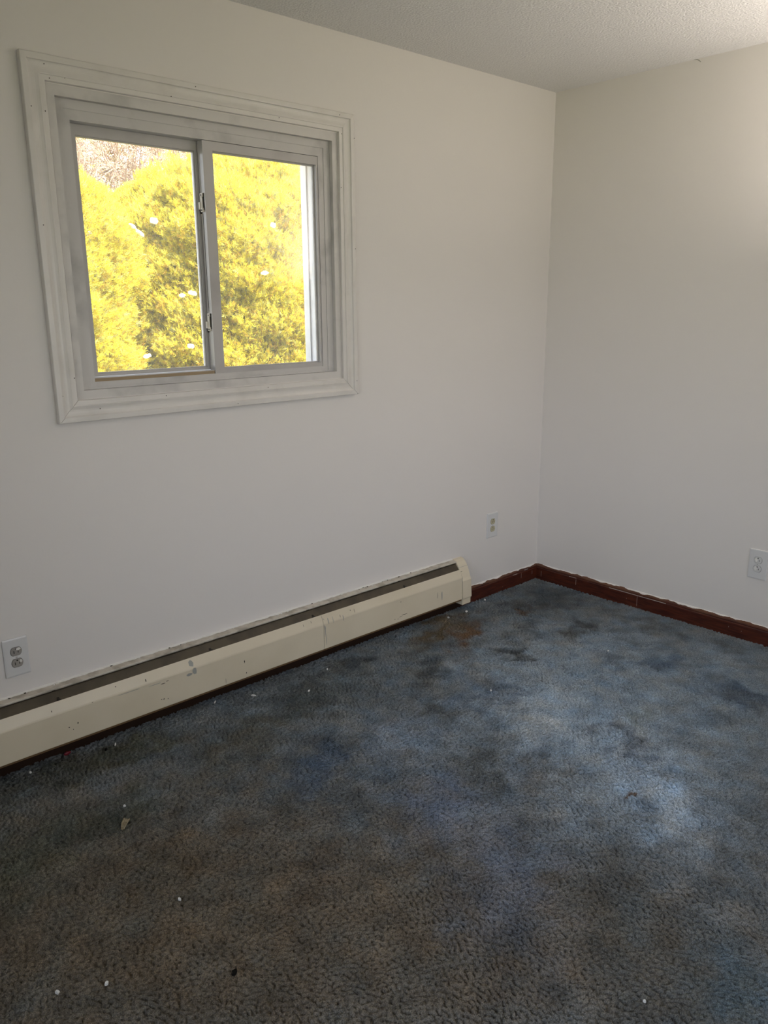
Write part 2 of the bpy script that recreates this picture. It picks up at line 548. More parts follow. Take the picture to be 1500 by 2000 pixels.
# ------------------------------------------------------------------ main window
def ring(mb, o, i, y0, y1, m=0):
    """rectangular ring (x0,x1,z0,z1) outer o, inner i, between depths y0..y1 (y0 = room side)"""
    O = [(o[0], o[2]), (o[1], o[2]), (o[1], o[3]), (o[0], o[3])]
    I = [(i[0], i[2]), (i[1], i[2]), (i[1], i[3]), (i[0], i[3])]
    vs = [(x, y0, z) for x, z in O] + [(x, y0, z) for x, z in I] + [(x, y1, z) for x, z in O] + [(x, y1, z) for x, z in I]
    fs = []
    for k in range(4):
        j = (k + 1) % 4
        fs += [(k, j, 4 + j, 4 + k), (8 + k, 12 + k, 12 + j, 8 + j), (4 + k, 4 + j, 12 + j, 12 + k), (k, 8 + k, 8 + j, j)]
    mb.add(vs, fs, m)


mb = MB()
LI = (-2.420, -1.383, 1.205, 2.063)
ring(mb, (HX0, HX1, HZ0, HZ1), LI, -.0005, .125)
win = mb.build('window_1', m_liner)
win['kind'] = 'structure'

CP = [(0, 0), (0, .0115), (.0012, .0128), (.0150, .0132), (.0158, .0160), (.0180, .0164), (.022, .0150), (.028, .0134), (.034, .0130), (.040, .0136),
      (.045, .0152), (.0485, .0172), (.0496, .0215), (.052, .0222), (.0655, .0220), (.0672, .0205), (.0675, 0)]
ci = (-2.448, -1.357, 1.176, 2.096)


def casing(side, nails, gap=0.0, depth=1.0):
    mb = MB()
    n = len(CP)
    x0, x1, z0, z1 = ci
    A, B = [], []
    for wv, t in CP:
        t = t * depth
        if side == 'bottom': a, b = (x0 - wv + gap, z0 - wv), (x1 + wv - gap, z0 - wv)
        if side == 'top': a, b = (x0 - wv, z1 + wv), (x1 + wv, z1 + wv)
        if side == 'left': a, b = (x0 - wv, z0 - wv), (x0 - wv, z1 + wv)
        if side == 'right': a, b = (x1 + wv, z0 - wv), (x1 + wv, z1 + wv)
        A.append((a[0], -t, a[1])); B.append((b[0], -t, b[1]))
    fs = [(i, (i + 1) % n, n + (i + 1) % n, n + i) for i in range(n)] + [tuple(range(n))[::-1], tuple(range(n, 2 * n))]
    mb.add(A + B, fs)
    for x, z in nails:
        wv = {'bottom': z0 - z, 'top': z - z1, 'left': x0 - x, 'right': x - x1}[side]
        wv = min(max(wv, .003), .064)
        t = np.interp(wv, [p[0] for p in CP[1:-1]], [p[1] for p in CP[1:-1]]) * depth
        mb.cyl((x, -t + .001, z), (x, -t - .0004, z), .0017, n=8, m=1)
    return mb.build('casing', [m_casing, m_nail], win)


casing('bottom', [(-2.379, 1.145), (-2.144, 1.168), (-1.727, 1.166), (-1.867, 1.118)], gap=.0014)
casing('top', [(-2.434, 2.103), (-2.389, 2.111), (-1.63, 2.107), (-1.963, 2.153), (-1.36, 2.152), (-2.446, 2.138), (-2.05, 2.112)], depth=.97)
casing('left', [(-2.498, 2.019), (-2.456, 2.013), (-2.500, 1.698), (-2.452, 1.247), (-2.496, 1.194)])
casing('right', [(-1.296, 1.163), (-1.293, 1.678), (-1.290, 2.08), (-1.345, 2.09), (-1.352, 1.9)])

FI = (-2.373, -1.437, 1.228, 2.006)
mb = MB()
ring(mb, LI, FI, .020, .125)
# raised outer lip of the frame, and the exterior stop
ring(mb, (-2.4195, -1.3835, 1.2055, 2.0625), (-2.392, -1.412, 1.2125, 2.036), .0175, .0215)
ring(mb, FI, (-2.366, -1.443, 1.236, 1.998), .090, .124)
frame = mb.build('window_frame', m_frame, win)
mb = MB()
mb.box(-2.373, -1.930, .0225, .0565, 1.228, 1.2385)
track = mb.build('track_strip', m_track, win)
track['label'] = 'bare brown strip below the left pane'
mb = MB()
mb.box(-2.373, -1.930, .0300, .0570, 1.2386, 1.2405)
mb.box(-2.373, -1.930, .0226, .0300, 1.2386, 1.2400)
mb.build('track_ledge', m_frame, win)


def sash(name, o, g, y0, y1, yg):
    mb = MB()
    ring(mb, o, g, y0, y1)
    # glazing bead, slightly set back
    b = .004
    ring(mb, (g[0], g[1], g[2], g[3]), (g[0] + b, g[1] - b, g[2] + b, g[3] - b), yg - .006, yg + .004)
    s = mb.build(name, m_sash, win)
    p = MB()
    p.box(g[0] + .001, g[1] - .001, yg - .0015, yg + .0015, g[2] + .001, g[3] - .001)
    p.build('pane', m_glass, s)
    return s


s1 = sash('sash', (-1.927, -1.4385, 1.2235, 2.0045), (-1.888, -1.446, 1.2440, 1.9750), .0215, .0545, .042)
s2 = sash('sash', (-2.3725, -1.900, 1.2410, 2.0055), (-2.346, -1.936, 1.2500, 1.9740), .0580, .0850, .070)


# latches sit on the left side face of the sliding sash (x = -1.927, facing -x)
def latch(zc):
    x = -1.927
    mb = MB()
    y0, y1 = .026, .052
    mb.box(x - .0012, x + .0005, y0 + .002, y0 + .010, zc - .024, zc + .030, 1)      # dark slot
    mb.box(x - .0012, x + .0005, y1 - .006, y1 + .010, zc - .036, zc + .004, 1)
    mb.box(x - .0040, x, y0 + .010, y1 - .001, zc - .020, zc + .018, 0, .001)
    mb.box(x - .0055, x, y0 + .006, y1 - .004, zc + .018, zc + .030, 0, .001)
    mb.box(x - .0055, x, y0 + .006, y1 - .006, zc - .031, zc - .018, 0, .001)
    mb.box(x - .0075, x - .003, y1 - .006, y1 + .006, zc - .022, zc + .002, 0, .001)
    mb.cyl((x - .0062, y0 + .013, zc + .024), (x - .005, y0 + .013, zc + .024), .0028, n=10, m=1)
    mb.cyl((x - .0062, y0 + .013, zc - .025), (x - .005, y0 + .013, zc - .025), .0028, n=10, m=1)
    return mb.build('latch', [m_latch, m_dark], s1)


latch(1.808)
latch(1.408)
# thin weather-strip groove running between the latches
mb = MB()
mb.box(-1.9278, -1.9268, .0400, .0414, 1.445, 1.772)
mb.build('weather_strip', m_dark, s1)

# added window behind the camera, there only for the light it lets in
mb = MB()
ring(mb, (WX0, WX1, WZ0, WZ1), (WX0 + .04, WX1 - .04, WZ0 + .04, WZ1 - .04), YF - .09, YF - .02)
mb.box((WX0 + WX1) / 2 - .02, (WX0 + WX1) / 2 + .02, YF - .08, YF - .04, WZ0 + .04, WZ1 - .04)
ring(mb, (WX0 - .06, WX1 + .06, WZ0 - .06, WZ1 + .06), (WX0, WX1, WZ0, WZ1), YF, YF + .018)
w2 = mb.build('fill_window_front', m_frame)
w2['kind'] = 'structure'
mb = MB()
mb.box(WX0 + .04, WX1 - .04, YF - .062, YF - .058, WZ0 + .04, WZ1 - .04)
mb.build('pane', m_glass, w2)


mb = MB()  # unseen window added in the left wall to light the room
ring(mb, (-VY1, -VY0, VZ0, VZ1), (-VY1 + .04, -VY0 - .04, VZ0 + .04, VZ1 - .04), .02, .09)
mb.box(1.98, 2.02, .04, .08, VZ0 + .04, VZ1 - .04)
ring(mb, (-VY1 - .06, -VY0 + .06, VZ0 - .06, VZ1 + .06), (-VY1, -VY0, VZ0, VZ1), -.018, 0)
# drawn facing -y, then turned onto the left wall: (u, v, z) -> (XL - v, -u, z)
mb.v = [(XL - v, -u, z) for u, v, z in mb.v]
w3 = mb.build('fill_window_left', m_frame)
w3['kind'] = 'structure'
mb = MB()
mb.box(XL - .062, XL - .058, VY0 + .04, VY1 - .04, VZ0 + .04, VZ1 - .04)
mb.build('pane', m_glass, w3)


# ------------------------------------------------------------------ baseboard heater
heater = bpy.data.objects.new('baseboard_heater', None)
heater.location = (-2.2, 0, 0.03)
COL.objects.link(heater)
tag(heater, 'long cream hot-water baseboard heater under the window, chipped and scuffed', 'heater')
ho = heater.location
HXL, HXR = -3.72, -.668


def hpart(mb, name, mats, parent=heater, **k):
    o = mb.build(name, mats, parent, **k)
    if parent is heater:
        o.location = (-ho[0], -ho[1], -ho[2])
    return o


mb = MB()
mb.prism_x([(-.0005, .252), (-.0300, .2490), (-.0310, .2470), (-.0310, .2425), (-.0298, .2425), (-.0298, .2465), (-.004, .2490), (-.004, .066), (-.0005, .066)],
           HXL, -.6845)
hpart(mb, 'back_panel', m_top)
mb = MB()
mb.prism_x([(-.0225, .2360), (-.0245, .2372), (-.0262, .2362), (-.0262, .2335), (-.0560, .2000), (-.0550, .1985), (-.0240, .2330)], HXL, HXR - .001)
hpart(mb, 'damper', m_damper)


def cover(x0, x1, chips, scuffs, name='front_cover'):
    mb = MB()
    mb.prism_x([(-.0545, .2125), (-.0560, .2135), (-.0572, .2120), (-.0712, .1790), (-.0725, .1740), (-.0735, .0690), (-.0728, .0655), (-.0640, .0620),
                (-.0640, .0632), (-.0718, .0668), (-.0722, .0690), (-.0713, .1740), (-.0700, .1785), (-.0560, .2118), (-.0545, .2112)], x0, x1)
    rnd = random.Random(int(abs(x0) * 1000))
    mb.box(x0, x1, -.0700, -.0655, .0575, .0640, 3)  # brown strip along the bottom edge of the cover

    def yface(z):
        return -.0738 if z < .174 else -.0738 + (z - .174) / (.2125 - .174) * .0165

    for x, z, a, b, m in [(c[0], c[1], c[2], c[3], 1) for c in chips] + [(c[0], c[1], c[2], c[3], 2) for c in scuffs]:
        n = 7
        vs = [(x, yface(z) - .0002, z)]
        for k in range(n):
            t = 2 * math.pi * k / n
            q = rnd.uniform(.65, 1.15)
            zz = z + b * q * math.sin(t)
            vs.append((x + a * q * math.cos(t), yface(zz) - .0002, zz))
        mb.add(vs, [(0, 1 + k, 1 + (k + 1) % n) for k in range(n)], m)
    return hpart(mb, name, [m_heater, m_chip_seam, m_scuff, m_lip])


cover(HXL + .05, -1.5425,
      [(-2.613, .117, .0022, .0025), (-2.600, .105, .0018, .002), (-2.583, .122, .0026, .004), (-2.332, .189, .0022, .006), (-2.282, .100, .002, .002),
       (-2.273, .098, .0028, .003), (-2.257, .094, .002, .002), (-2.272, .158, .009, .0016), (-2.255, .163, .006, .001), (-1.932, .134, .0022, .007),
       (-1.926, .085, .0022, .004), (-2.018, .082, .0008, .014), (-2.528, .177, .0025, .001), (-2.66, .19, .0015, .004), (-2.44, .200, .002, .002),
       (-1.64, .197, .0010, .006), (-1.60, .199, .0010, .005)],
      [(-2.153, .195, .009, .015), (-2.145, .165, .010, .013), (-2.168, .158, .015, .007), (-2.40, .17, .05, .0012), (-2.30, .165, .03, .0012)])
cover(-1.5410, -.6866,
      [(-1.076, .094, .022, .0014), (-1.101, .089, .014, .0010), (-1.137, .086, .0022, .002), (-1.118, .082, .0025, .002), (-1.37, .190, .001, .010),
       (-1.45, .187, .0012, .008), (-.86, .13, .001, .02), (-1.39, .196, .003, .002), (-1.10, .16, .003, .0015)],
      [(-1.536, .160, .003, .040), (-1.53, .105, .0012, .035), (-1.515, .185, .0025, .016), (-1.49, .180, .002, .018), (-1.435, .178, .002, .014),
       (-.83, .12, .004, .025)])

CAP = [(-.0005, .2535), (-.0170, .2515), (-.0300, .2415), (-.0400, .2290), (-.0500, .2130), (-.0580, .1935), (-.0668, .1690), (-.0735, .1560), (-.0785, .0690), (-.0780, .0655),
       (-.0005, .0655)]


def end_cap(x0, x1, inner_left):
    mb = MB()
    mb.prism_x(CAP, x0, x1)
    # pressed crease lines
    mb.box(x0 + .001, x1 + .0003, -.0462, -.0455, .2195, .2205, 1)
    cap = hpart(mb, 'end_cap', [m_heater, m_scuff])
    f = MB()
    f.prism_x([(-.010, .0655), (-.0745, .0655), (-.0725, .060), (-.0720, .0335), (-.0700, .0330), (-.0690, .0345), (-.010, .0345)], x0 + .001, x1 - .001)
    f.build('foot', m_heater, cap)
    if inner_left:
        d = MB()
        d.prism_x([(-.0540, .2075), (-.0555, .2080), (-.0698, .1780), (-.0715, .1740), (-.0718, .0690), (-.050, .0660)], x0 - .008, x0 + .0005)  # dark insert paints the shade of the gap between cover and cap
        d.build('seam_shade', m_chip_seam, cap)


end_cap(-.6843, -.6225, True)
end_cap(HXL - .01, HXL + .05, False)

mb = MB()
mb.cyl((HXL, -.036, .110), (HXR, -.036, .110), .0105, n=12)
x = HXL + .1
while x < HXR - .05:
    mb.box(x, x + .0008, -.060, -.010, .080, .140)
    x += .012
hpart(mb, 'heating_element', m_fin)
for bx in (-3.2, -2.627, -2.059, -1.575, -1.05):
    mb = MB()
    mb.prism_x([(-.003, .235), (-.030, .224), (-.0545, .2100), (-.0550, .2040), (-.050, .206), (-.030, .070), (-.060, .064), (-.060, .060), (-.003, .060)], bx - .004, bx + .004)
    mb.box(bx - .006, bx + .006, -.0556, -.049, .2060, .2150)
    hpart(mb, 'bracket', m_dark)

# lumpy bead of wall paint along the top of the heater
mb = MB()
rnd = random.Random(4)
n = 420
top, lo = [], []
for k in range(n + 1):
    x = HXL + (-.686 - HXL) * k / n
    d = .004 + .0035 * abs(math.sin(k * .37) * math.sin(k * .083 + 1)) + rnd.uniform(0, .003)
    top.append((x, -.0004, .2520 + .004 + rnd.uniform(0, .002)))
    lo.append((x, -d, .2522 - d * .1 + .0006))
vs = []
for a, b in zip(top, lo): vs += [a, b]
mb.add(vs, [(2 * k, 2 * k + 2, 2 * k + 3, 2 * k + 1) for k in range(n)])
for k in range(46):
    x = rnd.uniform(-3.0, HXR - .04)
    y = -rnd.uniform(.003, .012)
    r = rnd.uniform(.0008, .0020)
    bmv = []
    mb.box(x - r * rnd.uniform(1, 3), x + r * rnd.uniform(1, 3), y - r, y + r, .2495, .2530 + r * .6, 0 if rnd.random() < .6 else 1, .0008)
hpart(mb, 'paint_bead', [m_drip, m_chip_seam])


# ------------------------------------------------------------------ electrical outlets
def outlet(cx, cz, wd, ht, face, label, mrec, grp, blobs=()):
    """face 'back' = on the y=0 wall; 'right' = on the x=0 wall"""
    root = bpy.data.objects.new('wall_outlet', None)
    COL.objects.link(root)
    tag(root, label, 'outlet', grp)
    if face == 'back': root.location = (cx, 0, cz)
    else:
        root.location = (0, cx, cz)
        root.rotation_euler = (0, 0, math.radians(-90))
    # local: x along the wall, -y out of the wall
    mb = MB()
    a, b = wd / 2, ht / 2
    pr = [(a, b, 0.0), (a, b, .0035), (a - .0012, b - .0012, .0050), (a - .005, b - .005, .0060)]
    vs = []
    for px, pz, t in pr: vs += [(-px, -t, -pz), (px, -t, -pz), (px, -t, pz), (-px, -t, pz)]
    fs = [(0, 1, 2, 3), (12, 13, 14, 15)]
    for k in range(3):
        for j in range(4): fs.append((4 * k + j, 4 * k + (j + 1) % 4, 4 * k + 4 + (j + 1) % 4, 4 * k + 4 + j))
    mb.add(vs, fs)
    plate = mb.build('cover_plate', m_plate, root)
    for s in (1, -1):
        zc = s * .0195
        r = MB()
        pts = []
        R0, hh = .0172, .0140
        a0 = math.asin(hh / R0)
        for k in range(9):
            t = -a0 + 2 * a0 * k / 8
            pts.append((R0 * math.cos(t), R0 * math.sin(t)))
        for k in range(9):
            t = math.pi - a0 + 2 * a0 * k / 8
            pts.append((R0 * math.cos(t), R0 * math.sin(t)))
        n = len(pts)
        # shadow gap ring, then the raised face
        r.add([(x * 1.05, -.0062, zc + z * 1.05) for x, z in pts], [tuple(range(n))], 1)
        vs = [(x, -.0062, zc + z) for x, z in pts] + [(x, -.0072, zc + z) for x, z in pts] + [(x * .95, -.0077, zc + z * .95) for x, z in pts]
        fs = [tuple(range(2 * n, 3 * n))]
        for q in (0, n):
            fs += [(q + i, q + (i + 1) % n, q + n + (i + 1) % n, q + n + i) for i in range(n)]
        r.add(vs, fs)
        r.box(-.0078, -.0055, -.00795, -.0077, zc - .0060, zc + .0032, 1)
        r.box(.0052, .0072, -.00795, -.0077, zc - .0048, zc + .0026, 1)
        r.cyl((0, -.0077, zc + .0088), (0, -.00798, zc + .0088), .0025, n=12, m=1)
        rc = r.build('receptacle', [mrec, m_dark], root)
        for (bx, bz, bw, bh, which) in blobs:
            if which != s: continue
            g = MB()
            nn = 12
            rn = random.Random(int(bx * 1e5) + s)
            ps = [(bx + bw * rn.uniform(.8, 1.1) * math.cos(2 * math.pi * k / nn), bz + bh * rn.uniform(.8, 1.1) * math.sin(2 * math.pi * k / nn)) for k in range(nn)]
            g.add([(x, -.0078, zc + z) for x, z in ps] + [(bx + (x - bx) * .8, -.0086, zc + bz + (z - bz) * .8) for x, z in ps],
                  [tuple(range(nn, 2 * nn))] + [(i, (i + 1) % nn, nn + (i + 1) % nn, nn + i) for i in range(nn)])
            g.build('paint_blob', m_blob, rc)
    s = MB()
    s.cyl((0, -.0058, 0), (0, -.0072, 0), .0034, .0028, n=14)
    s.box(-.0026, .0026, -.00735, -.0070, -.0004, .0004, 1)
    s.build('screw', [m_screw, m_dark], root)
    return root


outlet(-2.7265, .3825, .077, .129, 'back', 'white duplex outlet plate with grey sockets above the near end of the heater', m_rgrey,
       'duplex wall outlets', [(.007, .0075, .0080, .0045, 1), (.011, .004, .0045, .006, -1)])
outlet(-.388, .3715, .080, .129, 'back', 'white outlet plate with almond sockets near the room corner, right of the heater', m_rtan, 'duplex wall outlets')
outlet(-1.1835, .3540, .080, .132, 'right', 'white outlet plate with paint-smeared white sockets on the right-hand wall', m_rwhite, 'duplex wall outlets',
       [(-.006, .0, .0068, .010, 1), (-.006, .0, .0068, .010, -1)])

# ------------------------------------------------------------------ bits lying on the carpet
m_crumb = mat('white_paint_crumb', (0.72, 0.72, 0.70), .6, .3)
m_tan = mat('tan_fluff', (0.34, 0.29, 0.20), .8, .2, var=((0.24, 0.20, 0.13), 90, .4, .6))
m_black = mat('black_lump', (0.008, 0.007, 0.006), .8, .1)
m_red = mat('dark_red_plastic', (0.16, 0.005, 0.012), .4, .4)


def flake(name, x, y, a, b, h, ang, m, label, cat, group=None, seed=0, z=.0012):
    rn = random.Random(seed * 7 + 3)
    mb = MB()
    n = 8
    ca, sa = math.cos(ang), math.sin(ang)
    ring_ = []
    for k in range(n):
        t = 2 * math.pi * k / n
        q = rn.uniform(.7, 1.15)
        u, v = a * q * math.cos(t), b * q * math.sin(t)
        ring_.append((x + u * ca - v * sa, y + u * sa + v * ca))
    tops = [(x + (px - x) * .7, y + (py - y) * .7) for px, py in ring_]
    vs = [(px, py, z - .003) for px, py in ring_] + [(px, py, z + h * rn.uniform(.3, .6)) for px, py in ring_] + [(px, py, z + h * rn.uniform(.8, 1.1)) for px, py in tops]
    fs = [tuple(range(n))[::-1], tuple(range(2 * n, 3 * n))]
    for q in (0, n): fs += [(q + i, q + (i + 1) % n, q + n + (i + 1) % n, q + n + i) for i in range(n)]
    mb.add(vs, fs)
    o = mb.build(name, m, origin=(x, y, 0))
    return tag(o, label, cat, group)


G = 'paint flakes dropped on the carpet'
FL = [(-2.601, -.440, .004, .003, 'white paint flake just beyond the tan scrap on the carpet'),
      (-2.671, -.909, .005, .0035, 'white paint flake on the brown-stained middle of the carpet, alone'),
      (-2.918, -1.035, .0055, .004, 'right one of two white paint flakes in the near left of the carpet'),
      (-3.008, -.984, .0055, .004, 'left one of two white paint flakes in the near left of the carpet'),
      (-1.742, -.226, .007, .0035, 'white paint flake on the dark patch in front of the heater middle'),
      (-1.922, -.110, .010, .0030, 'white paint flake close to the heater, left of the dark patch'),
      (-2.470, -.085, .009, .0022, 'thin white sliver of paint by the heater, in front of the three chips'),
      (-2.747, -.060, .004, .003, 'small white flake under the near end of the heater at the left edge'),
      (-.480, -.045, .006, .004, 'white paint flake beside the baseboard right of the heater'),
      (-1.220, -.711, .0035, .003, 'tiny white flake in the middle of the carpet, on a grey-blue area'),
      (-.567, -.820, .004, .003, 'tiny white flake on the blue carpet out from the right-hand wall'),
      (-.668, -.088, .008, .005, 'white paint flake at the foot of the heater end cap'),
      (-.790, -.080, .008, .004, 'white paint flake under the heater beside its end cap'),
      (-1.570, -.125, .004, .003, 'small white flake in front of the seam in the heater cover'),
      (-2.082, -1.872, .0035, .0025, 'tiny pale flake in the near right corner of the carpet'),
      (-2.06, -.055, .014, .0022, 'long thin pale sliver lying tight along the heater')]
for k, (x, y, a, b, lab) in enumerate(FL):
    flake('paint_flake', x, y, a, b, .0035, (k * 1.7) % 3.1, m_crumb, lab, 'paint flake', G, k)
flake('black_lump', -2.692, -1.202, .0085, .0065, .004, .4, m_black, 'small black burnt lump on the near left carpet', 'debris', seed=40)
flake('dark_crumb', -2.507, -.094, .007, .005, .004, .4, m_black, 'small dark crumb on the carpet near the heater, left part', 'debris', seed=41)
flake('red_scrap', -2.615, -.030, .014, .006, .006, .1, m_red, 'dark red scrap half hidden under the heater near its left part', 'debris', seed=42)


def scrap():
    mb = MB()
    rn = random.Random(8)
    cx, cy = -2.640, -.525
    d = Vector((-.62, -.78)).normalized()       # strands run down the frame
    p = Vector((-d.y, d.x))
    for k in range(26):
        s = rn.uniform(-.5, .5)
        wv = .011 * (1 - .2 * abs(s))
        a = Vector((cx, cy)) - d * rn.uniform(.018, .027) + p * s * wv * 2.0
        b = Vector((cx, cy)) + d * rn.uniform(.016, .028) + p * s * wv * .9
        z0, z1 = rn.uniform(.001, .004), rn.uniform(.001, .003)
        m_ = (a + b) / 2 + p * rn.uniform(-.002, .002)
        mb.cyl((a.x, a.y, z0), (m_.x, m_.y, .0055), .0011, .0016, n=5)
        mb.cyl((m_.x, m_.y, .0055), (b.x, b.y, z1), .0016, .0008, n=5)
    o = mb.build('fibre_scrap', m_tan, origin=(cx, cy, 0))
    tag(o, 'tan tuft of frayed fibres lying on the brown carpet at left', 'debris')


scrap()

# ------------------------------------------------------------------ uplighter added for wall and ceiling light, unseen right of the view
lamp = bpy.data.objects.new('fill_lamp', None)
lamp.location = (-.36, -1.95, 0)
COL.objects.link(lamp)
tag(lamp, 'added unseen uplighter floor lamp beside the right-hand wall', 'floor lamp')
mb = MB()
mb.cyl((0, 0, -.004), (0, 0, .018), .13, .125, n=32)
mb.build('base', m_screw, lamp)
mb = MB(); mb.cyl((0, 0, .018), (0, 0, 1.50), .012, n=14); mb.build('pole', m_screw, lamp)


def lathe(prof, N=32):
    vs, fs = [], []
    for r, z in prof:
        for j in range(N): vs.append((r * math.cos(2 * math.pi * j / N), r * math.sin(2 * math.pi * j / N), z))
    for k in range(len(prof) - 1):
        for j in range(N): fs.append((k * N + j, k * N + (j + 1) % N, (k + 1) * N + (j + 1) % N, (k + 1) * N + j))
    m_ = MB(); m_.add(vs, fs); return m_


lathe([(.004, 1.49), (.07, 1.50), (.13, 1.535), (.165, 1.595), (.160, 1.595), (.125, 1.542), (.068, 1.508), (.004, 1.50)]).build('fill_lamp_bowl', m_screw, lamp, smooth=True)
m_fill_lamp.use_nodes = True
b_ = m_fill_lamp.node_tree.nodes['Principled BSDF']
b_.inputs['Base Color'].default_value = (.9, .88, .84, 1)
b_.inputs['Emission Color'].default_value = (1, .90, .80, 1)
b_.inputs['Emission Strength'].default_value = FILL_LAMP_W
lathe([(.148, 1.570), (.146, 1.580), (.10, 1.588), (.05, 1.591), (.003, 1.592)]).build('diffuser', m_fill_lamp, lamp, smooth=True)

# ------------------------------------------------------------------ outside: lawn, arborvitae hedge, bare trees
GZ = -.35
m_lawn = mat('winter_lawn', (.16, .17, .07), .9, .1, var=((.30, .27, .16), 2.5, .4, .65))
mb = MB(); mb.box(-30, 30, .6, 45, GZ - .2, GZ)
mb.box(-30, 30, -30, -3.9, GZ - .2, GZ)
mb.box(-30, -4.5, -3.9, .6, GZ - .2, GZ)
tag(mb.build('ground', m_lawn), kind='structure')


def leaf_mat():
    m = bpy.data.materials.new('golden_arborvitae')
    m.use_nodes = True
    t = m.node_tree
    t.nodes.clear()
    o = t.nodes.new('ShaderNodeOutputMaterial')
    at = t.nodes.new('ShaderNodeAttribute'); at.attribute_name = 'leaf_tint'
    d = t.nodes.new('ShaderNodeBsdfDiffuse')
    tr = t.nodes.new('ShaderNodeBsdfTranslucent')
    mx = t.nodes.new('ShaderNodeMixShader'); mx.inputs[0].default_value = .42
    t.links.new(at.outputs['Color'], d.inputs[0]); t.links.new(at.outputs['Color'], tr.inputs[0])
    t.links.new(d.outputs[0], mx.inputs[1]); t.links.new(tr.outputs[0], mx.inputs[2])
    t.links.new(mx.outputs[0], o.inputs[0])
    return m


m_leaf = leaf_mat()
m_core = mat('inner_twigs', (.20, .18, .12), .9, .1, var=((.12, .12, .08), 12, .4, .65))
m_bark = mat('grey_bark', (.20, .16, .12), .9, .1)
m_snow = mat('old_snow', (.90, .92, .95), .7, .3, bump=(60, .3, .004))

RP = [(0, 2.66), (.22, 2.65), (.50, 2.56), (.72, 2.47), (.92, 2.39), (1.06, 2.28), (1.18, 2.05), (1.24, 1.5), (1.24, .9), (1.15, .3), (1.0, -.15)]


def mesh_from_quads(name, V, nq, cols, mats, parent):
    me = bpy.data.meshes.new(name)
    me.vertices.add(len(V)); me.vertices.foreach_set('co', V.astype(np.float32).ravel())
    me.loops.add(nq * 4); me.loops.foreach_set('vertex_index', np.arange(nq * 4, dtype=np.int32))
    me.polygons.add(nq); me.polygons.foreach_set('loop_start', (np.arange(nq) * 4).astype(np.int32))
    me.update(calc_edges=True)
    a = me.color_attributes.new('leaf_tint', 'FLOAT_COLOR', 'POINT')
    a.data.foreach_set('color', np.hstack([cols, np.ones((len(cols), 1))]).astype(np.float32).ravel())
    me.materials.append(mats)
    o = bpy.data.objects.new(name, me)
    COL.objects.link(o)
    o.parent = parent
    return o


